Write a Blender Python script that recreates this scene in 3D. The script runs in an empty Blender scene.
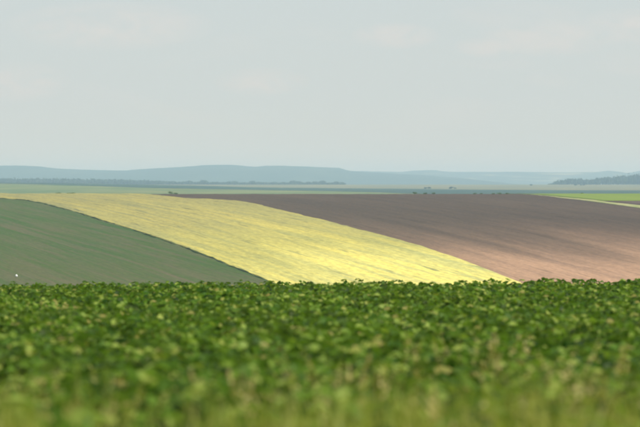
import bpy, math, random
import numpy as np
from mathutils import Vector, noise as mnoise

random.seed(7)
RNG = np.random.default_rng(7)
S = bpy.context.scene
C = S.collection

# ------------------------------------------------------------------ camera
F, CX, CY, HY, CAMZ = 2400.0, 320.0, 213.5, 181.0, 1.72   # focal length / centre / eye level in photo pixels, eye height in m
cam_d = bpy.data.cameras.new('camera')
cam_d.sensor_width = 36.0
cam_d.lens = 135.0
cam_d.clip_start = 0.5
cam_d.clip_end = 60000.0
cam_d.dof.use_dof = True
cam_d.dof.focus_distance = 88.0
cam_d.dof.aperture_fstop = 3.1
cam = bpy.data.objects.new('camera', cam_d)
cam.location = (0, 0, CAMZ)
cam.rotation_euler = (math.radians(90) - (CY - HY) / F, 0, 0)
C.objects.link(cam)
S.camera = cam

# ------------------------------------------------------------------ light
SUN_EL, SUN_AZ = math.radians(50), math.radians(112)   # azimuth clockwise from the view direction (+Y)
SKY_STRENGTH = 0.1
sd = bpy.data.lights.new('sun', 'SUN')
sd.energy = 4.1
sd.angle = math.radians(0.6)
sd.color = (1.0, 0.965, 0.915)
sun = bpy.data.objects.new('sun', sd)
tosun = Vector((math.sin(SUN_AZ) * math.cos(SUN_EL), math.cos(SUN_AZ) * math.cos(SUN_EL), math.sin(SUN_EL)))
sun.rotation_euler = tosun.to_track_quat('Z', 'Y').to_euler()
sun.location = (0, 0, 200)
C.objects.link(sun)

S.view_settings.view_transform = 'Standard'
S.view_settings.look = 'None'
S.view_settings.exposure = 0.0
S.view_settings.gamma = 1.0
S.view_settings.use_curve_mapping = False
S.cycles.use_denoising = True
S.cycles.max_bounces = 8
S.cycles.volume_bounces = 2
S.cycles.transparent_max_bounces = 12


class NT:
    """Small helper for node trees."""
    def __init__(self, tree):
        self.t = tree
        tree.nodes.clear()

    def n(self, kind, **kw):
        nd = self.t.nodes.new(kind)
        for k, v in kw.items():
            if k.startswith('i_'):
                key = k[2:]
                key = int(key) if key.isdigit() else key.replace('_', ' ')
                nd.inputs[key].default_value = v
            else:
                setattr(nd, k, v)
        return nd

    def l(self, a, b):
        self.t.links.new(a, b)

    def math(self, op, a, b=None, clamp=False):
        m = self.n('ShaderNodeMath', operation=op, use_clamp=clamp)
        for i, v in enumerate((a, b)):
            if v is None:
                continue
            if isinstance(v, (int, float)):
                m.inputs[i].default_value = v
            else:
                self.l(v, m.inputs[i])
        return m.outputs[0]

    def mix(self, fac, a, b, blend='MIX'):
        m = self.n('ShaderNodeMix', data_type='RGBA', blend_type=blend)
        m.clamp_factor = True
        for sock, v in ((m.inputs[0], fac), (m.inputs[6], a), (m.inputs[7], b)):
            if isinstance(v, (int, float)):
                sock.default_value = v
            elif isinstance(v, tuple):
                sock.default_value = (*v[:3], 1)
            else:
                self.l(v, sock)
        return m.outputs[2]

    def ramp(self, fac, stops, interp='LINEAR'):
        r = self.n('ShaderNodeValToRGB')
        r.color_ramp.interpolation = interp
        e = r.color_ramp.elements
        while len(e) > 1:
            e.remove(e[-1])
        for i, (p, c) in enumerate(stops):
            el = e[0] if i == 0 else e.new(p)
            el.position = p
            if isinstance(c, (int, float)):
                c = (c, c, c)
            el.color = (*c, 1)
        self.l(fac, r.inputs[0])
        return r.outputs[0]

    def noise(self, vec, scale, detail=3.0, rough=0.55, dist=0.0):
        nd = self.n('ShaderNodeTexNoise')
        nd.inputs['Scale'].default_value = scale
        nd.inputs['Detail'].default_value = detail
        nd.inputs['Roughness'].default_value = rough
        nd.inputs['Distortion'].default_value = dist
        if vec is not None:
            self.l(vec, nd.inputs['Vector'])
        return nd.outputs['Fac']

    def mapping(self, vec, scale=(1, 1, 1), rotz=0.0, loc=(0, 0, 0)):
        """rotate by -rotz, then scale"""
        a = self.n('ShaderNodeVectorRotate', rotation_type='Z_AXIS')
        a.inputs['Angle'].default_value = rotz
        self.l(vec, a.inputs['Vector'])
        m = self.n('ShaderNodeMapping')
        m.inputs['Scale'].default_value = scale
        m.inputs['Location'].default_value = loc
        self.l(a.outputs[0], m.inputs['Vector'])
        return m.outputs[0]


# sky: Nishita behind a thin milky veil of high cloud
world = bpy.data.worlds.new('World')
S.world = world
world.use_nodes = True
w = NT(world.node_tree)
sky = w.n('ShaderNodeTexSky', sky_type='NISHITA')
sky.sun_disc = False
sky.sun_elevation = SUN_EL
sky.sun_rotation = SUN_AZ
sky.dust_density = 4.0
sky.air_density = 1.0
tc = w.n('ShaderNodeTexCoord')
cm = w.mapping(tc.outputs['Generated'], scale=(1, 1, 3.2))
n1 = w.noise(cm, 17.0, 4.0, 0.5, 0.4)
n2 = w.noise(cm, 5.0, 2.0, 0.5, 0.0)
puff = w.math('MULTIPLY', w.ramp(n1, [(0.52, 0.0), (0.68, 1.0)]), w.ramp(n2, [(0.42, 0.15), (0.6, 1.0)]))
VEIL = (6.75, 7.45, 7.45)
HORIZON = (7.7, 7.6, 6.9)
CLOUD = (8.3, 7.95, 7.6)
# the fair-weather puffs that hang in this part of the sky: (azimuth, elevation, width, height) as tangents
sdv = w.n('ShaderNodeSeparateXYZ')
w.l(tc.outputs['Generated'], sdv.inputs[0])
ta = w.math('DIVIDE', sdv.outputs[0], w.math('MAXIMUM', sdv.outputs[1], 0.01))
te = w.math('DIVIDE', sdv.outputs[2], w.math('MAXIMUM', sdv.outputs[1], 0.01))
fine_n = w.noise(w.mapping(tc.outputs['Generated'], scale=(1, 1, 2.5)), 60.0, 4.0, 0.55, 0.6)
front = w.math('GREATER_THAN', sdv.outputs[1], 0.5)
tot = None
for px_, py_, wx_, wy_ in ((110, 26, 110, 26), (15, 82, 60, 22), (262, 82, 50, 15), (550, 36, 75, 22), (625, 28, 50, 22), (395, 36, 46, 14), (490, 47, 36, 12)):
    qa = w.math('DIVIDE', w.math('SUBTRACT', ta, (px_ - CX) / F), wx_ / F)
    qe = w.math('DIVIDE', w.math('SUBTRACT', te, (HY - py_) / F), wy_ / F)
    q = w.math('ADD', w.math('MULTIPLY', qa, qa), w.math('MULTIPLY', qe, qe))
    e = w.math('SUBTRACT', 1.0, q, clamp=True)
    tot = e if tot is None else w.math('MAXIMUM', tot, e)
tot = w.math('MULTIPLY', w.math('MULTIPLY', tot, front), w.ramp(fine_n, [(0.30, 0.1), (0.62, 1.0)]))
puff = w.math('MAXIMUM', w.math('MULTIPLY', puff, 0.35), tot)
veil = w.mix(w.math('MULTIPLY', puff, 0.7), VEIL, CLOUD)
sz = w.n('ShaderNodeSeparateXYZ')
w.l(tc.outputs['Generated'], sz.inputs[0])
veil = w.mix(w.ramp(sz.outputs[2], [(0.0, 1.0), (0.035, 0.35), (0.09, 0.0)]), veil, HORIZON)     # the veil is thickest and warmest low down
cover = w.ramp(sz.outputs[2], [(0.0, 0.90), (0.10, 0.86), (0.45, 0.62), (1.0, 0.55)])            # and thins out overhead
col = w.mix(cover, sky.outputs[0], veil)
bg = w.n('ShaderNodeBackground')
bg.inputs['Strength'].default_value = SKY_STRENGTH
w.l(col, bg.inputs['Color'])
wo = w.n('ShaderNodeOutputWorld')
w.l(bg.outputs[0], wo.inputs['Surface'])


# ------------------------------------------------------------------ object helpers
def tag(o, label=None, cat=None, group=None, kind=None):
    for k, v in (('label', label), ('category', cat), ('group', group), ('kind', kind)):
        if v:
            o[k] = v
    return o


def mesh_obj(name, verts, faces, mat, parent=None, smooth=True, attrs=None):
    me = bpy.data.meshes.new(name)
    verts = np.asarray(verts, dtype=np.float32)
    if isinstance(faces, np.ndarray):
        nf, k = faces.shape
        me.vertices.add(len(verts))
        me.vertices.foreach_set('co', verts.ravel())
        me.loops.add(nf * k)
        me.loops.foreach_set('vertex_index', faces.astype(np.int32).ravel())
        me.polygons.add(nf)
        me.polygons.foreach_set('loop_start', np.arange(0, nf * k, k, dtype=np.int32))
        me.update(calc_edges=True)
    else:
        me.from_pydata(verts.tolist(), [], faces)
    me.polygons.foreach_set('use_smooth', np.full(len(me.polygons), smooth))
    for an, arr in (attrs or {}).items():
        at = me.attributes.new(an, 'FLOAT', 'POINT')
        at.data.foreach_set('value', np.asarray(arr, dtype=np.float32))
    me.materials.append(mat)
    me.validate()
    me.update()
    o = bpy.data.objects.new(name, me)
    C.objects.link(o)
    o.parent = parent
    return o


def empty(name, loc, rz=0.0):
    o = bpy.data.objects.new(name, None)
    o.location = loc
    o.rotation_euler = (0, 0, rz)
    C.objects.link(o)
    return o


def copy_tree(o, parent=None):
    c = o.copy()
    C.objects.link(c)
    c.parent = parent
    for ch in list(o.children):
        copy_tree(ch, c)
    return c


def grid_faces(nr, nc):
    i = np.arange(nr - 1)[:, None] * nc + np.arange(nc - 1)[None, :]
    return np.stack([i, i + 1, i + nc + 1, i + nc], -1).reshape(-1, 4)


# ------------------------------------------------------------------ terrain
def pchip(xk, yk):
    xk = np.asarray(xk, float)
    yk = np.asarray(yk, float)
    h = np.diff(xk)
    s = np.diff(yk) / h
    m = np.zeros_like(yk)
    for i in range(1, len(xk) - 1):
        if s[i - 1] * s[i] > 0:
            w1, w2 = 2 * h[i] + h[i - 1], h[i] + 2 * h[i - 1]
            m[i] = (w1 + w2) / (w1 / s[i - 1] + w2 / s[i])
    m[0], m[-1] = s[0], s[-1]

    def f(x):
        x = np.clip(np.asarray(x, float), xk[0], xk[-1])
        j = np.clip(np.searchsorted(xk, x, side='right') - 1, 0, len(xk) - 2)
        t = (x - xk[j]) / h[j]
        return ((2 * t**3 - 3 * t**2 + 1) * yk[j] + (t**3 - 2 * t**2 + t) * h[j] * m[j]
                + (-2 * t**3 + 3 * t**2) * yk[j + 1] + (t**3 - t**2) * h[j] * m[j + 1])
    return f


KN = 0.00117
kd = [-400, 0, 7, 12, 20, 26, 32, 38, 46, 60]
kz = [0.64, 0.60, 0.50, 0.32, 0.07, -0.08, -0.235, -0.395, -0.81, -1.88]
for d, z in ((100, -5.6), (150, -10.6), (260, -20), (380, -26), (470, -27.6)):
    kd.append(d)
    kz.append(z)
HA = 19.3 / 500**1.6
for d in (560, 600, 650, 700, 750, 800, 850, 900, 950, 1000, 1050):
    kd.append(d)
    kz.append(CAMZ - 6.2 - HA * (1100 - d)**1.6)
for d, z in ((1100, -4.48), (1140, -4.75), (1250, -6.8), (1500, -15), (1900, -26), (2300, -26), (2700, -17.5),
             (2900, -14.6), (3500, -12.9), (4300, -10.8), (5500, -7.4), (6000, -8), (7500, -26), (8500, -29), (17000, -29)):
    kd.append(d)
    kz.append(z)
_prof = pchip(kd, kz)


def sstep(a, b, x):
    t = np.clip((x - a) / (b - a), 0, 1)
    return t * t * (3 - 2 * t)


def H(x, d):
    x = np.asarray(x, float)
    d = np.asarray(d, float)
    z = _prof(d)
    px = x / np.maximum(d, 1.0) * F
    # the swell of pale green land at the left
    z = z + 9.6 * sstep(40, -330, px) * np.exp(-((d - 4000) / 850.0)**2)
    # gentle roll across the slope
    wgt = np.exp(-((d - 760) / 150.0)**2)
    z = z + 0.35 * wgt * np.sin(x * 0.021 + 0.6) + 0.2 * wgt * np.sin(x * 0.05 + d * 0.012)
    # the near crest drops by a few centimetres to the left
    z = z - 0.004 * (38 - 0) / 38.0 * np.clip(-x, -6, 6) * sstep(12, 34, d) * sstep(90, 50, d)
    return z


def hit(px, py, d0=560.0, d1=1125.0, step=1.0):
    """where the line of sight through a photo pixel meets the land between the distances d0 and d1"""
    d = np.arange(d0, d1 + step, step)
    x = (px - CX) / F * d
    zr = CAMZ - (py - HY) / F * d
    g = H(x, d)
    k = np.nonzero(g >= zr)[0]
    if len(k) == 0:
        k = [int(np.argmin(zr - g))]
    return float(x[k[0]]), float(d[k[0]])


def curve_x_of_d(pts, ext=None):
    """field boundary drawn over photo points -> x as a function of distance"""
    P = sorted([hit(*p)[::-1] for p in pts])
    D, X = [], []
    for d, x in P:
        if D and d - D[-1] < 3:
            continue
        D.append(d)
        X.append(x)
    D, X = np.array(D), np.array(X)

    def f(d):
        d = np.asarray(d, float)
        v = np.interp(d, D, X)
        s0 = (X[2] - X[0]) / (D[2] - D[0])
        s1 = (X[-1] - X[-3]) / (D[-1] - D[-3])
        v = np.where(d < D[0], X[0] + s0 * (d - D[0]), v)
        return np.where(d > D[-1], X[-1] + s1 * (d - D[-1]), v)
    return f


# ------------------------------------------------------------------ materials
def new_mat(name):
    m = bpy.data.materials.new(name)
    m.use_nodes = True
    return m, NT(m.node_tree)


def finish(nt, color, rough=0.9, spec=0.2, bump=None, bump_strength=0.3, bump_dist=0.1):
    p = nt.n('ShaderNodeBsdfPrincipled')
    if isinstance(color, tuple):
        p.inputs['Base Color'].default_value = (*color, 1)
    else:
        nt.l(color, p.inputs['Base Color'])
    p.inputs['Roughness'].default_value = rough
    p.inputs['Specular IOR Level'].default_value = spec
    if bump is not None:
        b = nt.n('ShaderNodeBump')
        b.inputs['Strength'].default_value = bump_strength
        b.inputs['Distance'].default_value = bump_dist
        nt.l(bump, b.inputs['Height'])
        nt.l(b.outputs[0], p.inputs['Normal'])
    o = nt.n('ShaderNodeOutputMaterial')
    nt.l(p.outputs[0], o.inputs['Surface'])
    return p


ROW = math.atan2(-0.30, 1.0)      # direction the rows run in (set below from the field boundaries)


def field_mat(name, base, alt, streak, row_angle, fine=0.35, patch_scale=0.01, streak_amt=0.5, fine_amt=0.5, fine_scale=0.9,
              streak_scale=0.22, scratch=0.5, wide=None, wide_col=None, wide_amt=0.0):
    """crop / soil seen far off: patches, long streaks that run with the rows, fine mottle"""
    m, nt = new_mat(name)
    g = nt.n('ShaderNodeNewGeometry').outputs['Position']
    # after the rotation the rows run along local y
    v = nt.mapping(g, scale=(1, 1, 1), rotz=row_angle)
    vs = nt.n('ShaderNodeMapping')
    vs.inputs['Scale'].default_value = (1.0, 0.035, 0.0)
    nt.l(v, vs.inputs['Vector'])
    vm = nt.n('ShaderNodeMapping')
    vm.inputs['Scale'].default_value = (1.0, 0.22, 0.0)
    nt.l(v, vm.inputs['Vector'])
    patch = nt.noise(vm.outputs[0], patch_scale, 4, 0.6, 0.8)
    stre = nt.noise(vs.outputs[0], streak_scale, 5, 0.62, 0.3)
    finen = nt.noise(vm.outputs[0], fine_scale, 4, 0.7)
    c = nt.mix(nt.ramp(patch, [(0.35, 0.0), (0.65, 1.0)]), base, alt)
    c = nt.mix(nt.math('MULTIPLY', nt.ramp(stre, [(0.47, 0.0), (0.66, 1.0)]), streak_amt), c, streak)
    vf = nt.n('ShaderNodeMapping')
    vf.inputs['Scale'].default_value = (1.0, 0.02, 0.0)
    nt.l(v, vf.inputs['Vector'])
    rows = nt.noise(vf.outputs[0], 0.75, 4, 0.6, 0.2)
    c = nt.mix(nt.math('MULTIPLY', nt.ramp(rows, [(0.50, 0.0), (0.64, 1.0)]), min(1.0, streak_amt * 0.9)), c, streak)
    sp = nt.n('ShaderNodeSeparateXYZ')
    nt.l(v, sp.inputs[0])
    wob = nt.math('MULTIPLY', nt.noise(vf.outputs[0], 0.06, 2, 0.5), 14.0)
    for per, am in ((3.6, 0.55), (13.0, 0.7)):
        wv = nt.math('SINE', nt.math('MULTIPLY', nt.math('ADD', sp.outputs[0], wob), 2 * math.pi / per))
        gate = nt.ramp(nt.noise(vs.outputs[0], 0.09 if per > 10 else 0.2, 3, 0.6), [(0.42, 0.0), (0.6, 1.0)])
        k_ = nt.math('MULTIPLY', nt.ramp(nt.math('ADD', nt.math('MULTIPLY', wv, 0.5), 0.5), [(0.55, 0.0), (0.95, 1.0)]), gate)
        c = nt.mix(nt.math('MULTIPLY', k_, min(1.0, streak_amt * am)), c, streak)
    vg = nt.n('ShaderNodeMapping')
    vg.inputs['Scale'].default_value = (1.0, 0.05, 0.0)
    nt.l(v, vg.inputs['Vector'])
    scr = nt.ramp(nt.noise(vg.outputs[0], 0.42, 3, 0.5, 0.6), [(0.64, 0.0), (0.70, 1.0)])
    c = nt.mix(nt.math('MULTIPLY', scr, scratch), c, tuple(q * 0.62 for q in streak))
    if wide_amt:
        ws = nt.n('ShaderNodeMapping')
        ws.inputs['Scale'].default_value = (1.0, 0.10, 0.0)
        nt.l(v, ws.inputs['Vector'])
        wn = nt.noise(ws.outputs[0], wide, 3, 0.5, 0.5)
        c = nt.mix(nt.math('MULTIPLY', nt.ramp(wn, [(0.45, 0.0), (0.62, 1.0)]), wide_amt), c, wide_col)
    k = nt.ramp(finen, [(0.25, 1.0 - fine_amt), (0.75, 1.0 + fine_amt)])
    c = nt.mix(1.0, c, k, 'MULTIPLY')
    return m, nt, c, v, stre, finen


# ------------------------------------------------------------------ ground sheet
def ground_mesh():
    ds = np.concatenate([np.linspace(-300, 0, 8)[:-1], np.arange(0, 60, 1.0), np.arange(60, 200, 5.0), np.arange(200, 560, 10.0),
                         np.arange(560, 1300, 8.0), np.arange(1300, 3000, 40.0), np.arange(3000, 7000, 80.0), np.linspace(7000, 16000, 50)])
    us = np.concatenate([np.linspace(-7000, -1200, 14)[:-1], np.linspace(-1200, 1200, 81), np.linspace(1200, 7000, 14)[1:]])
    # columns fan out with distance so that the near ground is fine and the far ground wide
    V = []
    for d in ds:
        wd = np.clip((d + 60) / 2400.0, 0.02, 1.0) if d > -60 else 0.02
        xx = us * wd
        if wd < 1.0:
            xx = np.where(np.abs(us) > 1200, np.sign(us) * (1200 * wd + (np.abs(us) - 1200) / 5800 * (7000 - 1200 * wd)), us * wd)
        V.append(np.stack([xx, np.full_like(xx, d), H(xx, d)], -1))
    V = np.concatenate(V)
    return V, grid_faces(len(ds), len(us))


m_ground, nt = new_mat('farmland')
g = nt.n('ShaderNodeNewGeometry').outputs['Position']
big = nt.noise(nt.mapping(g, scale=(1, 0.5, 0)), 0.004, 3, 0.5)
c = nt.mix(nt.ramp(big, [(0.4, 0.0), (0.6, 1.0)]), (0.075, 0.10, 0.035), (0.11, 0.12, 0.05))
finish(nt, c, 0.95, 0.1)
V, Fc = ground_mesh()
ground = mesh_obj('ground', V, Fc, m_ground)
tag(ground, 'rolling green farmland running back to the hills', kind='structure')

m_soil, nt = new_mat('soil')
g = nt.n('ShaderNodeNewGeometry').outputs['Position']
c = nt.mix(nt.noise(g, 7.0, 5, 0.7), (0.05, 0.038, 0.024), (0.12, 0.09, 0.06))
finish(nt, c, 0.95, 0.1, nt.noise(g, 18.0, 5, 0.7), 0.6, 0.05)


# ------------------------------------------------------------------ fields on the far slope
def slope_field(name, fl, fr, d0, d1, lift, mat, relief=0.0, nx=150, dstep=2.0, skirt=True, seed=1, row=0.0, rowlen=8.0):
    ds = np.arange(d0, d1 + dstep, dstep)
    nc = nx + 1
    t = np.linspace(0, 1, nc)
    L, R = fl(ds), fr(ds)
    X = L[:, None] + (R - L)[:, None] * t[None, :]
    D = np.repeat(ds[:, None], nc, 1)
    Z = H(X, D) + lift
    if relief:
        r = np.random.default_rng(seed)
        cr, sr = math.cos(row), math.sin(row)
        a = X * cr + D * sr                       # across the rows
        b = -X * sr + D * cr                      # along the rows
        tab = r.random(4096)

        def vn(a_, b_):
            ia, ib = np.floor(a_).astype(int), np.floor(b_).astype(int)
            fa, fb = a_ - ia, b_ - ib
            fa, fb = fa * fa * (3 - 2 * fa), fb * fb * (3 - 2 * fb)
            hsh = lambda p, q: tab[(p * 73856093 ^ q * 19349663) & 4095]
            return ((hsh(ia, ib) * (1 - fa) + hsh(ia + 1, ib) * fa) * (1 - fb)
                    + (hsh(ia, ib + 1) * (1 - fa) + hsh(ia + 1, ib + 1) * fa) * fb)
        Z = Z + relief * (vn(a / 2.2, b / rowlen) - 0.5) * 2 + relief * 0.8 * (vn(a / 6.0, b / 30.0) - 0.5) * 2
    V = np.stack([X, D, Z], -1).reshape(-1, 3)
    faces = grid_faces(len(ds), nc)
    if skirt and lift > 0.05:
        # the standing edge of the crop, down to the ground
        nr = len(ds)
        idx = np.arange(nr * nc).reshape(nr, nc)
        rim = np.concatenate([idx[0, :], idx[1:, -1], idx[-1, -2::-1], idx[-2:0:-1, 0]])
        base = V[rim].copy()
        base[:, 2] -= lift + 0.15
        n0 = len(V)
        V = np.concatenate([V, base])
        k = np.arange(len(rim))
        k2 = (k + 1) % len(rim)
        faces = np.concatenate([faces, np.stack([rim[k], n0 + k, n0 + k2, rim[k2]], -1)])
    return mesh_obj(name, V, faces, mat)


b_gy = curve_x_of_d([(-20, 198.6), (0, 199.5), (14, 199.9), (26, 201), (42, 203.8), (56, 207.4), (80, 214), (101, 221), (130, 229.6), (177, 245.7),
                     (217, 260.7), (233, 268), (260, 278.6), (270, 283)])
b_yb = curve_x_of_d([(149, 194.9), (160, 196.2), (172.5, 197.5), (184, 199.0), (222, 200.6), (236, 201.7), (252, 204), (260, 206), (283, 211.5),
                     (318, 220), (351, 228.6), (390, 238.7), (419, 247), (453, 258), (484, 269.6), (512, 281)])
b_bg = curve_x_of_d([(533, 195.2), (560, 198.3), (579, 200.4), (599, 203), (618, 205.7), (640, 208.7)])
b_tr = curve_x_of_d([(533, 194.9), (560, 197.6), (584, 199.6), (611, 202.9), (627, 204.4), (640, 205.9)])
left = lambda d: np.asarray(d) * 0 - 420.0
right = lambda d: np.asarray(d) * 0 + 420.0
ya, yb_ = b_yb(640.0), b_yb(1000.0)
ROW = math.atan2(-(float(yb_) - float(ya)), 360.0)     # rows run parallel to the boundaries
print('ROW deg', math.degrees(ROW), 'bounds', float(b_gy(640.)), float(b_gy(1000.)), float(ya), float(yb_))
D0, D1 = 500.0, 1180.0


def rows_at(px, py, slope):
    """ground direction of the rows that show at this slope (photo dy / dx) at a photo point"""
    x, d = hit(px, py)
    e = 4.0
    yy = lambda q: HY + F * (CAMZ - float(H(x, q))) / q
    dpy = (yy(d + e) - yy(d - e)) / (2 * e)
    m = (dpy / slope / F + x / d**2) * d
    return math.atan2(-m, 1.0)


ROW_G, ROW_Y, ROW_B = rows_at(70, 250, 0.33), rows_at(290, 240, 0.27), rows_at(540, 240, 0.235)
print('dist', [(q, hit(500, q)[1]) for q in (283, 270, 255, 240, 225, 210)])
print('rows', [round(math.degrees(q), 1) for q in (ROW, ROW_G, ROW_Y, ROW_B)])

# young green crop: greener towards the top, soil showing between the rows lower down
m_green, nt, c, v, stre, fin = field_mat('young_green_crop', (0.037, 0.088, 0.005), (0.056, 0.094, 0.009), (0.115, 0.096, 0.042), -ROW_G,
                                         patch_scale=0.02, streak_amt=0.55, fine_amt=0.30, fine_scale=1.1, streak_scale=0.35, scratch=0.3)
g = nt.n('ShaderNodeNewGeometry').outputs['Position']
sx = nt.n('ShaderNodeSeparateXYZ')
nt.l(g, sx.inputs[0])
dd = nt.math('ADD', sx.outputs[1], nt.math('MULTIPLY', nt.math('SUBTRACT', nt.noise(nt.mapping(v, scale=(1, .3, 0)), 0.03, 4, 0.6), 0.5), 220.0))
thin = nt.ramp(nt.math('DIVIDE', nt.math('SUBTRACT', dd, 600.0), 160.0), [(0.0, 1.0), (0.45, 0.55), (1.0, 0.0)])
soilrow = nt.ramp(nt.noise(nt.mapping(v, scale=(1, 0.05, 0)), 0.55, 4, 0.6), [(0.38, 0.25), (0.62, 1.0)])
c = nt.mix(nt.math('MULTIPLY', nt.math('MULTIPLY', thin, soilrow), 0.24), c, (0.112, 0.102, 0.042))
c = nt.mix(1.0, c, nt.mix(nt.math('MULTIPLY', thin, soilrow), (1.0, 1.0, 1.0), (1.18, 1.03, 1.25)), 'MULTIPLY')
finish(nt, c, 0.9, 0.2, fin, 0.5, 0.3)
o = slope_field('green_field', left, b_gy, D0, 1120, 0.22, m_green, relief=0.09, nx=300, dstep=2.0, seed=2, row=ROW_G)
tag(o, 'dark green field of young crop low on the left of the far slope', kind='structure')

m_yel, nt, c, v, stre, fin = field_mat('yellow_crop', (0.66, 0.565, 0.122), (0.575, 0.50, 0.115), (0.30, 0.315, 0.12), -ROW_Y,
                                       patch_scale=0.02, streak_amt=0.62, fine_amt=0.36, fine_scale=0.9, streak_scale=0.3, scratch=0.8,
                                       wide=0.05, wide_col=(0.40, 0.39, 0.12), wide_amt=0.38)
g = nt.n('ShaderNodeNewGeometry').outputs['Position']
sx = nt.n('ShaderNodeSeparateXYZ')
nt.l(g, sx.inputs[0])
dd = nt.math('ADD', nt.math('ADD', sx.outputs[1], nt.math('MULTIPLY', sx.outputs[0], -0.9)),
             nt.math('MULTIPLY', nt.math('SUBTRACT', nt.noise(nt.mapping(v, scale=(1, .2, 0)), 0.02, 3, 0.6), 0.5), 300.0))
slope_shade = nt.ramp(nt.math('DIVIDE', nt.math('SUBTRACT', dd, 600.0), 450.0), [(0.0, 0.0), (1.0, 1.0)])
# brighter light low down and shade towards the crest, painted into the crop colour
tint = nt.ramp(slope_shade, [(0.0, (1.22, 1.20, 1.22)), (0.22, (0.88, 0.87, 0.82)), (0.6, (0.72, 0.70, 0.74)), (1.0, (0.60, 0.585, 0.66))])
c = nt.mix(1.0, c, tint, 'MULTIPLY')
# a faint path worn across the top of the crop
(pa, pb), (pc, pd_) = hit(84, 198.9), hit(158, 199.0)
sl = (pd_ - pb) / (pc - pa)
dist = nt.math('ABSOLUTE', nt.math('SUBTRACT', sx.outputs[1], nt.math('ADD', nt.math('MULTIPLY', sx.outputs[0], sl), pb - sl * pa)))
lm = nt.ramp(nt.math('DIVIDE', dist, 10.0), [(0.35, 1.0), (0.8, 0.0)])
lm = nt.math('MULTIPLY', lm, nt.ramp(nt.math('DIVIDE', nt.math('SUBTRACT', sx.outputs[0], pa - 12), pc - pa + 20), [(0.0, 0.0), (0.15, 1.0), (0.9, 1.0), (1.0, 0.0)]))
c = nt.mix(nt.math('MULTIPLY', lm, 0.55), c, (0.29, 0.25, 0.10))
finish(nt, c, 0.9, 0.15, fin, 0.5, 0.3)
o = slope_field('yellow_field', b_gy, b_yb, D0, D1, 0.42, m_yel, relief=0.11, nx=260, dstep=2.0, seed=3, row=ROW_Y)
tag(o, 'broad band of yellow flowering crop sweeping down the slope', kind='structure')

m_brown, nt, c, v, stre, fin = field_mat('ploughed_soil', (0.084, 0.057, 0.037), (0.104, 0.071, 0.046), (0.060, 0.042, 0.029), -ROW_B,
                                         patch_scale=0.015, streak_amt=0.55, fine_amt=0.30, fine_scale=1.1, streak_scale=0.14, scratch=0.4)
g = nt.n('ShaderNodeNewGeometry').outputs['Position']
sx = nt.n('ShaderNodeSeparateXYZ')
nt.l(g, sx.inputs[0])
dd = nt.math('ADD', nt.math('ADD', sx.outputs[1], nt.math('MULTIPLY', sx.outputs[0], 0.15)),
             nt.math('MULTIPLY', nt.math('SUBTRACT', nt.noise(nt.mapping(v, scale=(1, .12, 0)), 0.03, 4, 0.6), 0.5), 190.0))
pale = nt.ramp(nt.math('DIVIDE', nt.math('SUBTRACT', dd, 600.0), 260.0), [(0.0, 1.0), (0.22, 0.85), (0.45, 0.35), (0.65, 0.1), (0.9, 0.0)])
c = nt.mix(1.0, c, nt.mix(pale, (1.0, 1.0, 1.0), (4.9, 4.3, 3.9)), 'MULTIPLY')      # paler lower soil, with brighter light low on the slope painted in
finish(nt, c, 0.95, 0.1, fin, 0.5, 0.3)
m_edge_strip, nv_ = new_mat('edge_strip_green')
gv = nv_.n('ShaderNodeNewGeometry').outputs['Position']
finish(nv_, nv_.mix(nv_.noise(gv, 0.5, 4, 0.65), (0.045, 0.070, 0.014), (0.11, 0.13, 0.035)), 0.95, 0.1)
o = slope_field('field_edge_strip', lambda q: b_gy(q) - 0.55 + .4 * np.sin(np.asarray(q) * .31) * np.sin(np.asarray(q) * .13), lambda q: b_gy(q) + .15, 560, 1110, 0.40, m_edge_strip,
                relief=0.22, nx=5, dstep=1.5, seed=9, rowlen=3.0)  # thin uneven dark green strip laid along the field boundary
tag(o, 'thin rough dark green strip between the dark green and yellow fields', kind='structure')
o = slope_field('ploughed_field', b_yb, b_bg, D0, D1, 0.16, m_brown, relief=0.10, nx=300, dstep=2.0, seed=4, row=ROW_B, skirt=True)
tag(o, 'bare brown ploughed field on the right of the far slope', kind='structure')

m_track, nt = new_mat('dry_verge')
g = nt.n('ShaderNodeNewGeometry').outputs['Position']
c = nt.mix(nt.ramp(nt.noise(g, 0.35, 4, 0.6), [(0.35, 0), (0.65, 1)]), (0.20, 0.26, 0.07), (0.42, 0.37, 0.19))
finish(nt, c, 0.95, 0.1)
o = slope_field('grassy_track', b_bg, b_tr, 700, D1, 0.28, m_track, relief=0.05, nx=6, dstep=3.0, seed=5)
tag(o, 'thin pale grassy track along the far edge of the ploughed field', kind='structure')

m_plum, nt, c, v, stre, fin = field_mat('dark_soil', (0.10, 0.068, 0.055), (0.12, 0.085, 0.065), (0.09, 0.06, 0.05), -ROW, streak_amt=0.4, fine_amt=0.1)
finish(nt, c, 0.95, 0.1)
b_pl = curve_x_of_d([(598, 200.9), (606, 201.0), (618, 201.1), (640, 201.3), (680, 201.6), (720, 202.2)])
pl_d0 = hit(640, 205.9)[1]
pl_d1 = hit(640, 201.3)[1]
o = slope_field('dark_soil_field', b_tr, right, 700, pl_d1, 0.14, m_plum, nx=30, dstep=3.0, seed=6)
tag(o, 'narrow strip of dark bare soil at the right end of the slope', kind='structure')

m_bright, nt, c, v, stre, fin = field_mat('bright_green_crop', (0.165, 0.235, 0.022), (0.19, 0.25, 0.03), (0.13, 0.20, 0.025), -ROW, streak_amt=0.4,
                                          fine_amt=0.12)
finish(nt, c, 0.9, 0.2, fin, 0.4, 0.2)
o = slope_field('bright_green_field', b_tr, right, pl_d1, D1, 0.4, m_bright, relief=0.06, nx=60, dstep=3.0, seed=7)
tag(o, 'bright green strip of young crop on the crest at the right', kind='structure')

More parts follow.
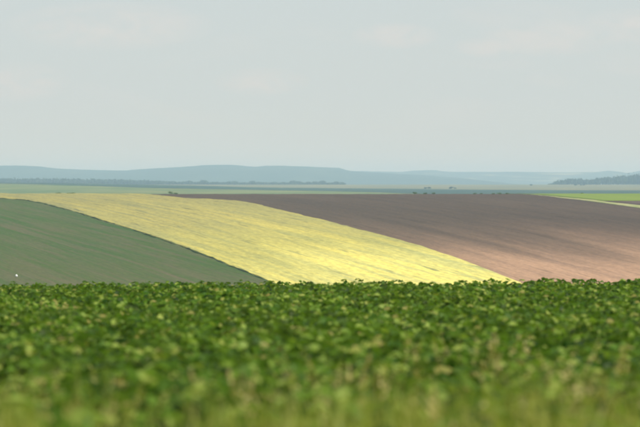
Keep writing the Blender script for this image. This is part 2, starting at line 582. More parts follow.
# ------------------------------------------------------------------ plain beyond the slope
def plain_field(name, lo, hi, lift, mat, p0=-700, p1=1350, nc=120, nr=26, dclip=(2300, 6200)):
    """sheet between two boundaries given as photo points (px, py), laid on the land beyond the crest"""
    pxs = np.linspace(p0, p1, nc)

    def bound(pts):
        if isinstance(pts, (int, float)):
            return np.full(nc, float(pts))
        P = [(px, hit(px, py, dclip[0], dclip[1], 10.0)[1]) for px, py in pts]
        return np.interp(pxs, [p[0] for p in P], [p[1] for p in P])
    a, b = bound(lo), bound(hi)
    t = np.linspace(0, 1, nr)
    D = a[None, :] + (b - a)[None, :] * t[:, None]
    X = (pxs - CX)[None, :] / F * D
    Z = H(X, D) + lift
    V = np.stack([X, D, Z], -1).reshape(-1, 3)
    return mesh_obj(name, V, grid_faces(nr, nc), mat)


def plain_mat(name, a, b, s=0.004, streaks=0.5):
    m, nt = new_mat(name)
    g = nt.n('ShaderNodeNewGeometry').outputs['Position']
    n = nt.noise(nt.mapping(g, scale=(1, 0.35, 0), rotz=0.12), s, 4, 0.6, 0.4)
    c = nt.mix(nt.ramp(n, [(0.38, 0.0), (0.62, 1.0)]), a, b)
    finish(nt, c, 0.95, 0.1)
    return m


m_lg = plain_mat('pale_green_crop', (0.095, 0.140, 0.018), (0.175, 0.190, 0.040), 0.012)
m_teal = plain_mat('dark_green_crop', (0.020, 0.048, 0.026), (0.034, 0.066, 0.034), 0.006)
m_cream = plain_mat('ripe_cereal', (0.20, 0.185, 0.08), (0.145, 0.155, 0.085), 0.008)
lg_teal = [(-400, 184), (0, 184.2), (80, 186.2), (160, 188.8), (240, 190.2), (320, 191.4), (360, 192.4), (400, 193.9), (440, 195), (1350, 195)]
teal_cream = [(-400, 186), (0, 186), (100, 186.2), (160, 186.4), (240, 187.6), (320, 188.6), (400, 189.4), (480, 190.3), (560, 190.8), (640, 191.0), (1350, 191)]
teal_cream[:4] = [(-400, 183), (0, 183), (100, 184.6), (200, 186.2)]
o = plain_field('pale_green_field', 2300, lg_teal, 0.7, m_lg, dclip=(2350, 5200))
tag(o, 'pale green field on the plain just beyond the crest', kind='structure')
o = plain_field('dark_green_field', lg_teal, teal_cream, 1.0, m_teal, dclip=(2350, 5300))
tag(o, 'dark green strip of crop crossing the plain', kind='structure')
o = plain_field('cereal_field', teal_cream, 5900, 0.7, m_cream, dclip=(2350, 5300))
tag(o, 'pale cream strip of cereal at the far side of the plain', kind='structure')


# ------------------------------------------------------------------ hills on the horizon
def fbm(x, y, o=4):
    return sum(mnoise.noise(Vector((x * 2**i, y * 2**i, 3.7 + i))) / 2**i for i in range(o))


def hill(name, crest, dist, mat, label, front=2200, back=1500, p0=-900, p1=1500, foot=-32, rough=3.2, nc=520, profile=0.8):
    pxs = np.linspace(p0, p1, nc)
    ys = np.interp(pxs, [c_[0] for c_ in crest], [c_[1] for c_ in crest])
    top = CAMZ + (HY - ys) / F * dist
    rows = [(-1.0, 0.0), (-0.85, 0.1), (-0.7, 0.25), (-0.55, 0.42), (-0.42, 0.58), (-0.3, 0.73), (-0.2, 0.85), (-0.1, 0.94), (0.0, 1.0), (0.3, 0.85), (0.7, 0.4), (1.0, 0.0)]
    V = []
    for t, hgt in rows:
        dd_ = dist + (t * front if t < 0 else t * back)
        for i, px in enumerate(pxs):
            x = (px - CX) / F * dist
            wob = rough * 4 * fbm(x / 900.0, dd_ / 500.0) * math.sin(math.pi * min(1, hgt)) if 0 < hgt < 1 else 0
            z = foot + (top[i] - foot) * hgt + wob + (rough * 0.35 * fbm(x / 120.0, dd_ / 90.0) + rough * 0.22 * mnoise.noise(Vector((x / 28.0, dd_ / 50.0, 8.0))) if hgt > 0 else 0)
            V.append((x, dd_, z))
    o = mesh_obj(name, V, grid_faces(len(rows), nc), mat)
    tag(o, label, kind='structure')
    return o


def hill_mat(name, wood, field_, cut=0.5, s=0.0022):
    m, nt = new_mat(name)
    g = nt.n('ShaderNodeNewGeometry').outputs['Position']
    n = nt.noise(nt.mapping(g, scale=(1, 0.5, 6.0)), s, 5, 0.6, 0.5)
    c = nt.mix(nt.ramp(n, [(cut, 0.0), (cut + 0.08, 1.0)]), wood, field_)
    finish(nt, c, 0.95, 0.05)
    return m


m_hillA = hill_mat('wooded_hill', (0.030, 0.050, 0.022), (0.055, 0.075, 0.035), 0.52)
m_hillB = hill_mat('far_farmed_hill', (0.045, 0.065, 0.03), (0.30, 0.28, 0.16), 0.54, 0.003)
hill('hill', [(-900, 172), (-500, 168), (-200, 170), (-60, 166), (0, 165.6), (22, 165.5), (40, 166.5), (55, 168.3), (80, 169.5), (105, 170.3), (126, 170.5), (140, 169.2),
              (160, 168.1), (187, 166.5), (200, 165.4), (215, 164.7), (232, 164.7), (245, 166.0), (255, 167), (265, 165.9), (281, 165.8), (302, 166.3), (320, 167.1),
              (339, 167.6), (346, 170.0), (354, 171.4), (380, 172.9), (420, 175.0), (470, 179), (520, 185), (600, 193), (1500, 192)], 10500, m_hillA,
     'long blue wooded ridge on the left half of the horizon', front=2000, back=700)
hill('hill', [(-900, 172), (-400, 171), (0, 171), (340, 171), (364, 171.0), (400, 171.9), (408, 171.2), (414, 170.4), (435, 170.1), (441, 171.1), (450, 171.9), (490, 172.0),
              (510, 171.7), (560, 172.5), (599, 171.8), (608, 170.7), (616, 171.6), (624, 173.2), (631, 172.6), (640, 170.9), (680, 169), (900, 171), (1500, 173)], 13500, m_hillB,
     'pale blue flat topped ridge closing the horizon at the right', front=2400, back=1500, foot=-30)


# ------------------------------------------------------------------ trees, bushes, woods
def leaf_mat(name, a, b, c2, rough=0.6, spec=0.3, trans=0.25, attr=None):
    m, nt = new_mat(name)
    if attr:
        at = nt.n('ShaderNodeAttribute', attribute_name=attr)
        fac = at.outputs['Fac']
    else:
        g = nt.n('ShaderNodeNewGeometry')
        fac = g.outputs['Random Per Island']
    c = nt.ramp(fac, [(0.0, a), (0.55, b), (1.0, c2)])
    p = nt.n('ShaderNodeBsdfPrincipled')
    nt.l(c, p.inputs['Base Color'])
    p.inputs['Roughness'].default_value = rough
    p.inputs['Specular IOR Level'].default_value = spec
    tr = nt.n('ShaderNodeBsdfTranslucent')
    tcx = nt.mix(1.0, c, (1.25, 1.3, 0.5), 'MULTIPLY')
    nt.l(tcx, tr.inputs['Color'])
    mx = nt.n('ShaderNodeMixShader')
    mx.inputs[0].default_value = trans
    nt.l(p.outputs[0], mx.inputs[1])
    nt.l(tr.outputs[0], mx.inputs[2])
    o = nt.n('ShaderNodeOutputMaterial')
    nt.l(mx.outputs[0], o.inputs['Surface'])
    return m


m_tree = leaf_mat('tree_foliage', (0.016, 0.034, 0.012), (0.028, 0.055, 0.018), (0.045, 0.075, 0.024))
m_bush = leaf_mat('bush_foliage', (0.06, 0.11, 0.02), (0.10, 0.17, 0.03), (0.15, 0.22, 0.05))
m_bark, nt = new_mat('bark')
finish(nt, nt.mix(nt.noise(nt.n('ShaderNodeNewGeometry').outputs['Position'], 3, 4, 0.6), (0.05, 0.04, 0.03), (0.11, 0.09, 0.07)), 0.9, 0.1)


def clump_crown(rx, ry, rz, cz, n, size, rng, gaps=0.0):
    """leafy facets spread through an uneven crown"""
    lobes = [(rng.uniform(-.45, .45) * rx, rng.uniform(-.45, .45) * ry, cz + rng.uniform(-.45, .5) * rz, rng.uniform(.4, .72)) for _ in range(7)]
    V, Fq = [], []
    for _ in range(n):
        lx, ly, lz, ls = lobes[rng.integers(len(lobes))]
        v = rng.normal(size=3)
        v /= np.linalg.norm(v)
        r = rng.random() ** 0.35
        p = np.array([lx + v[0] * rx * ls * r, ly + v[1] * ry * ls * r, lz + v[2] * rz * ls * r])
        a = rng.normal(size=3)
        a /= np.linalg.norm(a)
        b = np.cross(a, v + rng.normal(size=3) * .4)
        b /= np.linalg.norm(b) + 1e-6
        s = size * rng.uniform(.6, 1.4)
        k = len(V)
        V += [p - a * s, p + b * s * .6, p + a * s, p - b * s * .6]
        Fq.append((k, k + 1, k + 2, k + 3))
    return V, Fq


def trunk_mesh(h, r, rng):
    V, Fq = [], []

    def tube(p, q, r0, r1, seg=6):
        p, q = np.array(p), np.array(q)
        ax = (q - p) / np.linalg.norm(q - p)
        u = np.cross(ax, (0, 1, 0.1))
        u /= np.linalg.norm(u)
        w_ = np.cross(ax, u)
        k = len(V)
        for c_, rr in ((p, r0), (q, r1)):
            for i in range(seg):
                a_ = i / seg * 2 * math.pi
                V.append(c_ + (u * math.cos(a_) + w_ * math.sin(a_)) * rr)
        for i in range(seg):
            j = (i + 1) % seg
            Fq.append((k + i, k + j, k + seg + j, k + seg + i))
    tube((0, 0, -0.3), (0.02 * h, 0, h * .5), r, r * .65)
    for a_ in (0.4, 2.3, 4.4):
        tube((0.02 * h, 0, h * .45), (math.cos(a_) * h * .22, math.sin(a_) * h * .22, h * .8), r * .5, r * .2)
    return V, Fq


def make_tree(name, label, cat, group, h, wd, n, size, mat, rng, trunkf=.3):
    t = empty(name, (0, 0, 0))
    tag(t, label, cat, group)
    V, Fq = trunk_mesh(h, h * .03, rng)
    mesh_obj('trunk', V, Fq, m_bark, t)
    V, Fq = clump_crown(wd / 2, wd / 2, h * (1 - trunkf) / 2, h * (trunkf + (1 - trunkf) / 2), n, size, rng)
    mesh_obj('crown', V, Fq, mat, t)
    return t


# bushes and small trees along the crest of the slope (each a thing)
rng = np.random.default_rng(11)
crest_z = lambda x, d: float(H(x, d))
bush_spots = [
    (60, 3.4, 1.6, 'low dark bush on the crest above the top of the yellow field, leftmost', 1128),
    (72.5, 5.0, 1.3, 'long low hedge bush on the crest just right of the leftmost bush', 1132),
    (171.5, 2.8, 2.3, 'rounded dark bush where the yellow field meets the brown field on the crest', 1135),
    (176.5, 2.6, 1.3, 'smaller paler bush touching the right side of the rounded dark bush', 1136),
    (414, 2.2, 2.0, 'tallest bright green bush standing on the crest of the brown field', 1138),
    (424.5, 2.0, 1.4, 'small green bush on the brown crest between two taller bushes', 1139),
    (433, 1.9, 1.7, 'green bush on the brown crest, third of the row going right', 1140),
    (474, 2.0, 1.1, 'low green bush on the brown crest, standing alone between the bush rows', 1140),
    (480, 1.6, 1.1, 'tiny green bush close to the right of the lone low bush', 1140),
    (492, 1.8, 1.1, 'low bush on the brown crest left of the wider bush', 1140),
    (498, 2.8, 1.3, 'wider low dark bush on the right part of the brown crest', 1140),
    (506, 1.8, 1.5, 'last bush of the brown crest before the bright green strip', 1142),
    (580.5, 1.9, 1.5, 'small dark bush on the far edge of the bright green strip', 1150),
]
for px, wd, h, lab, d in bush_spots:
    x = (px - CX) / F * d
    t = make_tree('bush', lab, 'bush', 'bushes along the crest of the slope', h * .6, wd * 1.1, 420, 0.12, m_bush, rng, trunkf=.02)
    t.location = (x, d - 8, crest_z(x, d - 8) + 0.1)

# single trees far out on the plain
protos = [make_tree('far_tree', '-', 'tree', 'single trees far out on the plain', 10.5, 19, 620, 1.1, m_tree, rng, trunkf=.02) for _ in range(3)]
far_trees = [
    (168, 6000, .95, 'hazy blue tree in the row behind the plain, leftmost'), (173.5, 6000, 1.1, 'second hazy tree of the row behind the plain'),
    (180, 6020, .85, 'low hazy tree between two taller ones in the far row'), (188, 6000, 1.15, 'broad hazy tree in the left middle of the far row'),
    (195.5, 6030, .8, 'small hazy tree right of the broad one in the far row'), (203.5, 6000, 1.35, 'tallest hazy tree of the far row behind the plain'),
    (212, 6010, .8, 'low hazy tree just right of the tallest in the far row'), (221, 6000, .75, 'low hazy tree in the thin middle of the far row'),
    (229, 6000, 1.0, 'hazy tree left of the pair in the far row'), (235, 6010, 1.05, 'hazy tree at the right of the pair in the far row'),
    (252, 6000, 1.15, 'broad hazy tree left of the centre gap in the far row'), (258, 6020, .85, 'low tree on the right flank of the broad one'),
    (274, 6000, .8, 'lone low hazy tree at the centre of the far row'), (283, 6000, .8, 'second low hazy tree near the centre of the far row'),
    (293, 6000, 1.2, 'tall hazy tree where the far row thickens again'), (299, 6010, 1.0, 'hazy tree right beside the tall one where the row thickens'),
    (308, 6000, .9, 'hazy tree in the right half of the thick group'), (315, 6020, 1.0, 'hazy tree with rounded top near the group end'),
    (322, 6000, 1.15, 'dense rounded hazy tree in the last group of the row'), (336, 6010, .95, 'hazy tree behind the gap at the right of the row'),
    (342, 6020, .75, 'last small hazy tree at the right end of the far row'),
    (531, 5000, .38, 'tiny dark tree standing alone on the cream strip'), (575.5, 5000, .42, 'tiny dark tree on the cream strip below the wood, left of three'),
    (581, 5000, .3, 'tiny tree on the cream strip, middle of three'), (584, 5000, .32, 'tiny tree on the cream strip, right of three'),
    (425.5, 3950, .36, 'small dark tree at the upper edge of the dark green strip, left of two clumps'), (429, 3950, .40, 'small dark tree touching the first clump on its right'),
    (451, 3950, .42, 'small dark tree at the edge of the dark green strip, further right clump'), (455, 3950, .30, 'smallest tree of the further right clump'),
]
for i, (px, d, sc, lab) in enumerate(far_trees):
    t = protos[i] if i < 3 else copy_tree(protos[i % 3])
    x = (px - CX) / F * d
    t.location = (x, d, float(H(x, d)) + 0.2)
    t.rotation_euler = (0, 0, rng.uniform(0, 6.28))
    t.scale = (sc * 1.1, sc * 1.1, sc * .85)
    t['label'] = lab


def wood(name, label, pts, d0, depth, hfun, mat):
    """far-off wood: many overlapping uneven crowns on the land"""
    V, Fq = [], []
    r = np.random.default_rng(len(name) + int(d0))
    p0, p1 = pts
    width = (p1 - p0) / F * d0
    n = int(width / 7.5) * max(1, int(depth / 14))
    for i in range(n):
        d = d0 + r.random() ** 1.3 * depth
        px = r.uniform(p0, p1)
        x = (px - CX) / F * d0
        h = hfun(px) * r.uniform(.8, 1.15)
        if h < 1.5:
            continue
        wd = r.uniform(8, 13)
        v, f = clump_crown(wd / 2, wd / 2, h * .5, h * .52, 26, 2.0, r)
        z = float(H(x, d))
        k = len(V)
        V += [(a[0] + x, a[1] + d, a[2] + z) for a in v]
        Fq += [tuple(q + k for q in ff) for ff in f]
        # solid heart of the crown
        k = len(V)
        for (a_, b_, c_) in ((1, 0, 0), (0, 1, 0), (-1, 0, 0), (0, -1, 0), (0, 0, 1), (0, 0, -1)):
            V.append((x + a_ * wd * .36, d + b_ * wd * .36, z + h * .45 + c_ * h * .45))
        for a_, b_ in ((0, 1), (1, 2), (2, 3), (3, 0)):
            Fq += [(k + a_, k + b_, k + 4), (k + b_, k + a_, k + 5)]
    o = mesh_obj(name, V, Fq, mat, smooth=False)
    tag(o, label, 'wood', kind='stuff')
    return o


wl = lambda px: float(np.interp(px, [-500, 0, 60, 120, 150, 170, 250, 345], [14.5, 15, 15.5, 12.5, 10, 7, 5, 4.5]))
wood('wood', 'long hazy blue wood below the ridge on the left', (-420, 345), 5650, 160, wl, m_tree)
wr = lambda px: float(np.interp(px, [552, 556, 566, 571, 584, 590, 600, 640, 700, 900], [0, 2.5, 12, 15, 15, 12, 17, 25, 24, 20]))
wood('wood', 'dark blue wood rising towards the right edge below the far ridge', (552, 900), 5650, 150, wr, m_tree)

# the pale stone low in the green field
x, d = hit(16.2, 278)
m_stone, nt = new_mat('white_stone')
finish(nt, nt.mix(nt.noise(None, 3, 4, 0.6), (0.72, 0.72, 0.68), (0.85, 0.85, 0.82)), 0.8, 0.3)
V, Fq = [], []
nu, nv = 12, 8
for j in range(nv + 1):
    th = math.pi * j / nv
    for i in range(nu):
        ph = 2 * math.pi * i / nu
        k = 1 + .28 * fbm(math.cos(ph) * math.sin(th) * 1.3, math.sin(ph) * math.sin(th) * 1.3 + th, 3)
        V.append((math.sin(th) * math.cos(ph) * .34 * k, math.sin(th) * math.sin(ph) * .28 * k, max(-.1, math.cos(th) * .34 * k + .22)))
for j in range(nv):
    for i in range(nu):
        Fq.append((j * nu + i, j * nu + (i + 1) % nu, (j + 1) * nu + (i + 1) % nu, (j + 1) * nu + i))
o = mesh_obj('stone', V, Fq, m_stone, smooth=False)
o.location = (x, d, float(H(x, d)) + .3)
tag(o, 'small white stone lying low in the dark green field at the left', 'stone')


# ------------------------------------------------------------------ the near crop
soil_v, ds = [], np.arange(2, 60, 1.0)
xs = np.linspace(-16, 16, 33)
for d in ds:
    for x in xs:
        soil_v.append((x, d, float(H(x, d)) + 0.02 + 0.03 * mnoise.noise(Vector((x * 1.3, d * 1.3, 0)))))
o = mesh_obj('soil', soil_v, grid_faces(len(ds), len(xs)), m_soil)
tag(o, 'dark soil under the near crop', kind='structure')


def make_leaf_mat():
    m, nt = new_mat('crop_leaf')
    at = nt.n('ShaderNodeAttribute', attribute_name='tone')
    c = nt.ramp(at.outputs['Fac'], [(0.0, (0.011, 0.042, 0.001)), (0.38, (0.040, 0.110, 0.003)), (0.62, (0.115, 0.225, 0.014)), (0.84, (0.36, 0.44, 0.085)), (1.0, (0.33, 0.29, 0.08))])
    g = nt.n('ShaderNodeNewGeometry')
    oi = nt.n('ShaderNodeObjectInfo')
    big = nt.noise(g.outputs['Position'], 0.28, 3, 0.55)
    c = nt.mix(nt.ramp(big, [(0.38, 0.0), (0.66, 0.36)]), c, (0.12, 0.15, 0.016))
    c = nt.mix(nt.math('MULTIPLY', g.outputs['Backfacing'], 0.5), c, (0.17, 0.25, 0.06))
    p = nt.n('ShaderNodeBsdfPrincipled')
    nt.l(c, p.inputs['Base Color'])
    p.inputs['Roughness'].default_value = 0.5
    p.inputs['Specular IOR Level'].default_value = 0.15
    tr = nt.n('ShaderNodeBsdfTranslucent')
    nt.l(nt.mix(1.0, c, (1.4, 1.6, 0.5), 'MULTIPLY'), tr.inputs['Color'])
    mx = nt.n('ShaderNodeMixShader')
    mx.inputs[0].default_value = 0.3
    nt.l(p.outputs[0], mx.inputs[1])
    nt.l(tr.outputs[0], mx.inputs[2])
    o = nt.n('ShaderNodeOutputMaterial')
    nt.l(mx.outputs[0], o.inputs['Surface'])
    return m


m_leaf = make_leaf_mat()


def plant_variant(i, r):
    """a bushy broad-leaved plant: stems carrying three-part leaves"""
    V, Q, T = [], [], []

    def strip(p, q, w0, tone):
        p, q = np.array(p), np.array(q)
        side = np.cross(q - p, (0.3, 1, 0.2))
        side = side / (np.linalg.norm(side) + 1e-9) * w0
        k = len(V)
        V.extend([p - side, p + side, q + side * .6, q - side * .6])
        T.extend([tone] * 4)
        Q.append((k, k + 1, k + 2, k + 3))

    def leaf(base, dirv, nrm, L, W, tone, droop):
        dirv = dirv / np.linalg.norm(dirv)
        nrm = nrm - dirv * np.dot(nrm, dirv)
        nrm /= np.linalg.norm(nrm) + 1e-9
        sd_ = np.cross(dirv, nrm)
        k = len(V)
        rows = ((0.0, .12), (.22, .82), (.5, 1.0), (.78, .62), (1.0, .04))
        for t_, wf in rows:
            cpt = base + dirv * L * t_ - nrm * droop * L * t_ * t_
            for s_ in (-1, 0, 1):
                V.append(cpt + sd_ * s_ * W * .5 * wf + nrm * (.10 * W * abs(s_)))
                T.append(tone)
        for a_ in range(4):
            for b_ in range(2):
                j = k + a_ * 3 + b_
                Q.append((j, j + 1, j + 4, j + 3))
    nst = 5
    for s_ in range(nst):
        a_ = s_ / nst * 6.28 + r.uniform(-.5, .5)
        hgt = r.uniform(.30, .47)
        lean = r.uniform(.04, .17)
        top = np.array([math.cos(a_) * lean, math.sin(a_) * lean, hgt])
        strip((0, 0, -.02), top, .004, .4)
        for k_ in range(6):
            f_ = .42 + .58 * (k_ + r.random() * .5) / 6
            p = top * f_
            b_ = r.uniform(0, 6.28)
            out = np.array([math.cos(b_), math.sin(b_), r.uniform(.2, .9)])
            out /= np.linalg.norm(out)
            q = p + out * r.uniform(.05, .13)
            strip(p, q, .0022, .5)
            tone = min(1, max(0, r.normal(.42, .33)))
            if r.random() < .03:
                tone = 1.0
            size = r.uniform(.044, .074)
            nrm0 = np.array([r.normal() * .62, r.normal() * .62, 1.0])
            for g_ in (-1.15, 0, 1.15):
                dv = np.array([math.cos(b_ + g_), math.sin(b_ + g_), r.uniform(-.35, .35)])
                leaf(q, dv, nrm0 + r.normal(size=3) * .28, size, size * r.uniform(.72, .9), min(1, max(0, tone + r.normal() * .07)), r.uniform(.05, .5))
    me_o = mesh_obj('crop_plant_shape_%d' % i, V, np.array(Q), m_leaf, attrs={'tone': T})
    C.objects.unlink(me_o)
    return me_o


def scatter(name, label, cat, pts, rots, scales, variants):
    """one object of ground cover: shapes scattered on its own points by geometry nodes"""
    coll = bpy.data.collections.new(name + '_shapes')
    for v_ in variants:
        coll.objects.link(v_)
    me = bpy.data.meshes.new(name)
    me.vertices.add(len(pts))
    me.vertices.foreach_set('co', np.asarray(pts, np.float32).ravel())
    a1 = me.attributes.new('rot', 'FLOAT_VECTOR', 'POINT')
    a1.data.foreach_set('vector', np.asarray(rots, np.float32).ravel())
    a2 = me.attributes.new('scl', 'FLOAT', 'POINT')
    a2.data.foreach_set('value', np.asarray(scales, np.float32))
    a3 = me.attributes.new('pick', 'INT', 'POINT')
    a3.data.foreach_set('value', RNG.integers(0, len(variants), len(pts)).astype(np.int32))
    o = bpy.data.objects.new(name, me)
    C.objects.link(o)
    ng = bpy.data.node_groups.new(name + '_scatter', 'GeometryNodeTree')
    ng.interface.new_socket('Geometry', in_out='INPUT', socket_type='NodeSocketGeometry')
    ng.interface.new_socket('Geometry', in_out='OUTPUT', socket_type='NodeSocketGeometry')
    N, Lk = ng.nodes, ng.links
    gi, go = N.new('NodeGroupInput'), N.new('NodeGroupOutput')
    ip = N.new('GeometryNodeInstanceOnPoints')
    ci = N.new('GeometryNodeCollectionInfo')
    ci.inputs['Collection'].default_value = coll
    ci.inputs['Separate Children'].default_value = True
    ci.inputs['Reset Children'].default_value = True
    ip.inputs['Pick Instance'].default_value = True

    def na(nm, tp):
        q = N.new('GeometryNodeInputNamedAttribute')
        q.data_type = tp
        q.inputs['Name'].default_value = nm
        return q.outputs['Attribute']
    Lk.new(gi.outputs[0], ip.inputs['Points'])
    Lk.new(ci.outputs[0], ip.inputs['Instance'])
    Lk.new(na('pick', 'INT'), ip.inputs['Instance Index'])
    Lk.new(na('rot', 'FLOAT_VECTOR'), ip.inputs['Rotation'])
    Lk.new(na('scl', 'FLOAT'), ip.inputs['Scale'])
    Lk.new(ip.outputs[0], go.inputs[0])
    md = o.modifiers.new('scatter', 'NODES')
    md.node_group = ng
    tag(o, label, cat, kind='stuff')
    return o


rp = np.random.default_rng(21)
variants = [plant_variant(i, rp) for i in range(12)]
pts, rots, scl = [], [], []
d = 5.6
while d < 50:
    half = 0.15 * d * 1.25 + 2.4
    n = int(2 * half / 0.25)
    for i in range(n):
        x = -half + (i + rp.random()) * 0.25
        dd = d + rp.uniform(-.13, .13)
        hv = mnoise.noise(Vector((x * .45, dd * .45, 1.0))) * .06 + mnoise.noise(Vector((x * 1.6, dd * 1.2, 5.0))) * .08
        pts.append((x, dd, float(H(x, dd))))
        rots.append((rp.normal() * .08, rp.normal() * .08, rp.uniform(0, 6.28)))
        scl.append((1.0 + hv) * rp.uniform(.68, 1.12))
    d += 0.26
o = scatter('leafy_crop', 'dense leafy green crop covering the near field up to its crest', 'crop', pts, rots, scl, variants)
print('plants', len(pts))

# ------------------------------------------------------------------ weeds and grass on the field margin
m_grass = leaf_mat('grass_blade', (0.16, 0.23, 0.015), (0.36, 0.38, 0.05), (0.58, 0.53, 0.18), rough=.6, trans=.35, attr='tone')
m_dry = leaf_mat('dry_grass', (0.34, 0.32, 0.09), (0.50, 0.42, 0.15), (0.62, 0.52, 0.24), rough=.8, trans=.2, attr='tone')


def blades(n, rad, hmin, hmax, wd, tone0, tone1, r, lean=.3):
    V, Q, T = [], [], []
    for _ in range(n):
        a_, rr = r.uniform(0, 6.28), rad * math.sqrt(r.random())
        b0 = np.array([math.cos(a_) * rr, math.sin(a_) * rr, -.03])
        h = r.uniform(hmin, hmax)
        la = r.uniform(0, 6.28)
        ln = np.array([math.cos(la), math.sin(la), 0]) * r.uniform(.05, lean) * h
        fa = r.uniform(0, 6.28)
        sd_ = np.array([math.cos(fa), math.sin(fa), 0]) * wd * .5
        tone = r.uniform(tone0, tone1)
        k = len(V)
        for t_, wf in ((0, 1), (.35, 1), (.7, .7), (1, .08)):
            p = b0 + np.array([0, 0, h * (t_ - .15 * t_ * t_)]) + ln * t_ * t_
            V += [p - sd_ * wf, p + sd_ * wf]
            T += [tone, tone]
        for j in range(3):
            q = k + 2 * j
            Q.append((q, q + 1, q + 3, q + 2))
    return V, Q, T


tufts = []
for i in range(7):
    V, Q, T = blades(40, .13, .28, .74, .006, 0.0, 1.0, rp)
    t_ = mesh_obj('grass_shape_%d' % i, V, np.array(Q), m_grass, attrs={'tone': T})
    C.objects.unlink(t_)
    tufts.append(t_)
pts, rots, scl = [], [], []
for _ in range(420):
    d = rp.uniform(5.4, 10.0)
    x = rp.uniform(-1, 1) * (.15 * d * 1.3 + 1.5)
    side = .5 + .5 * min(1, abs(x / (.133 * d)))
    dens = mnoise.noise(Vector((x * 1.7, d * .7, 9.0))) * .5 + .5
    dens = max(0.0, dens * 3.4 - 1.45) + .05
    if rp.random() > dens * (.55 + .45 * side):
        continue
    pts.append((x, d, float(H(x, d))))
    rots.append((0, 0, rp.uniform(0, 6.28)))
    scl.append(rp.uniform(.6, 1.0) * (.72 + .36 * side) * (1.1 if d > 7 else .9) * (.8 + .35 * min(1.0, dens)))
for cpx, cd in ((14, 7.2), (48, 7.6), (150, 6.6), (248, 7.2), (282, 6.8), (338, 7.4), (392, 7.8), (448, 7.2), (500, 8.2), (548, 7.6), (596, 7.2), (632, 7.8)):
    for _ in range(15):
        d = cd + rp.normal() * .3
        x = (cpx - CX) / F * cd + rp.normal() * .06
        pts.append((x, d, float(H(x, d))))
        rots.append((rp.normal() * .08, rp.normal() * .08, rp.uniform(0, 6.28)))
        scl.append(rp.uniform(.66, 1.16))
o = scatter('grass', 'rough yellow green grass growing along the near field margin', 'grass', pts, rots, scl, tufts)


def dry_clump(n, rad, h, r):
    """flowering stalks with brown seed heads"""
    V, Q, T = blades(n, rad, h * .6, h, .010, 0, .8, r, lean=.3)
    V2, Q2, T2 = [], [], []
    for i in range(n):
        tip = np.array(V[i * 8 + 7])
        ax = tip - np.array(V[i * 8 + 4])
        ax /= np.linalg.norm(ax)
        L = r.uniform(.08, .16)
        for s_ in range(9):
            f_ = s_ / 9
            p = tip - ax * L * (1 - f_) * 1.0
            a_ = r.uniform(0, 6.28)
            o_ = np.array([math.cos(a_), math.sin(a_), .7]) * r.uniform(.012, .034) * (1.15 - f_)
            k = len(V2)
            sd_ = np.cross(o_, ax)
            sd_ = sd_ / (np.linalg.norm(sd_) + 1e-9) * .009
            V2 += [p, p + o_ * .5 + sd_, p + o_ * 1.2, p + o_ * .5 - sd_]
            T2 += [r.random()] * 4
            Q2.append((k, k + 1, k + 2, k + 3))
    return (V, Q, T), (V2, Q2, T2)


def make_dry(n, rad, h, r, label):
    t = empty('dry_weed', (0, 0, 0))
    tag(t, label, 'weed', 'dry seeding weeds standing in and before the crop')
    a_, b_ = dry_clump(n, rad, h, r)
    mesh_obj('stalks', a_[0], np.array(a_[1]), m_dry, t, attrs={'tone': a_[2]})['kind'] = 'stuff'
    mesh_obj('seed_heads', b_[0], np.array(b_[1]), m_dry, t, attrs={'tone': b_[2]})['kind'] = 'stuff'
    return t


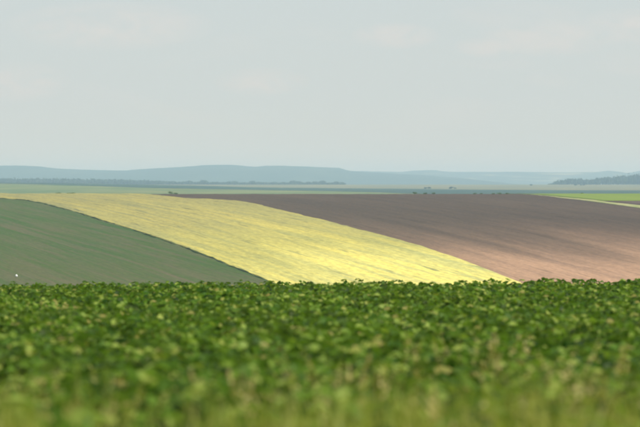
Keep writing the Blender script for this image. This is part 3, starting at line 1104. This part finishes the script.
dry = [  # photo x of the clump, photo y of its top, distance, stalks, spread, label
    (60, 294, 27.0, 34, .35, 'tan weed patch poking from the crop near the skyline at the far left'),
    (60, 322, 15.0, 10, .22, 'thin tan weed in the crop at the left, straight below the skyline patch'),
    (128, 346, 11.5, 9, .16, 'slender tan weed in the crop left of the bottom left seeding clump'),
    (180, 356, 10.0, 12, .13, 'tan seeding weed in the bottom left quarter, left of centre'),
    (245, 352, 9.6, 14, .13, 'pale tan weed tuft left of the bottom centre'),
    (322, 336, 11.0, 10, .13, 'slender tan weed just right of the bottom centre'),
    (372, 340, 9.8, 14, .13, 'leaning tan weed right of the bottom centre'),
    (426, 318, 13.0, 9, .14, 'thin tan weed standing in the crop right of centre'),
    (486, 314, 14.0, 12, .16, 'brown weed in the crop at the right, upper of the tall ones'),
    (520, 330, 10.5, 14, .13, 'dense brown weed clump low on the right side'),
    (556, 346, 8.6, 14, .12, 'tan seeding clump near the bottom right corner, inner one'),
    (592, 322, 11.5, 14, .15, 'tall tan clump close to the right edge'),
    (624, 352, 8.4, 14, .12, 'tan clump in the bottom right corner'),
    (30, 352, 10.0, 14, .15, 'tan weed at the left edge above the corner grass'),
    (88, 368, 8.2, 14, .12, 'tan seeding clump in the bottom left corner'),
    (452, 362, 8.4, 12, .12, 'low tan clump at the bottom edge right of centre'),
]
for px, py, d, n, rad, lab in dry:
    x = (px - CX) / F * d
    gz = float(H(x, d))
    top = CAMZ - (py - HY) / F * d
    t = make_dry(int(n * 1.5), rad * 1.1, max(.35, (top - gz) / .9), rp, lab)
    t.location = (x, d, gz)

# ------------------------------------------------------------------ haze in the air
HZ = dict(x0=-7100, x1=7100, y0=-320, y1=16100, z0=-33.0, z1=84.0)
hv = [(HZ['x%d' % i], HZ['y%d' % j], HZ['z%d' % k]) for i in (0, 1) for j in (0, 1) for k in (0, 1)]
hf = [(0, 1, 3, 2), (4, 6, 7, 5), (0, 4, 5, 1), (2, 3, 7, 6), (0, 2, 6, 4), (1, 5, 7, 3)]
m_haze, nt = new_mat('haze')
pv_ = nt.n('ShaderNodeVolumePrincipled')
pv_.inputs['Color'].default_value = (0.53, 0.78, 1.0, 1)
pv_.inputs['Absorption Color'].default_value = (0.40, 0.40, 0.40, 1)
pv_.inputs['Density'].default_value = 0.00014
pv_.inputs['Anisotropy'].default_value = 0.0
oo = nt.n('ShaderNodeOutputMaterial')
nt.l(pv_.outputs[0], oo.inputs['Volume'])
hz = mesh_obj('haze', hv, hf, m_haze, smooth=False)
tag(hz, 'pale blue summer haze lying over the fields and hills', 'haze', kind='stuff')
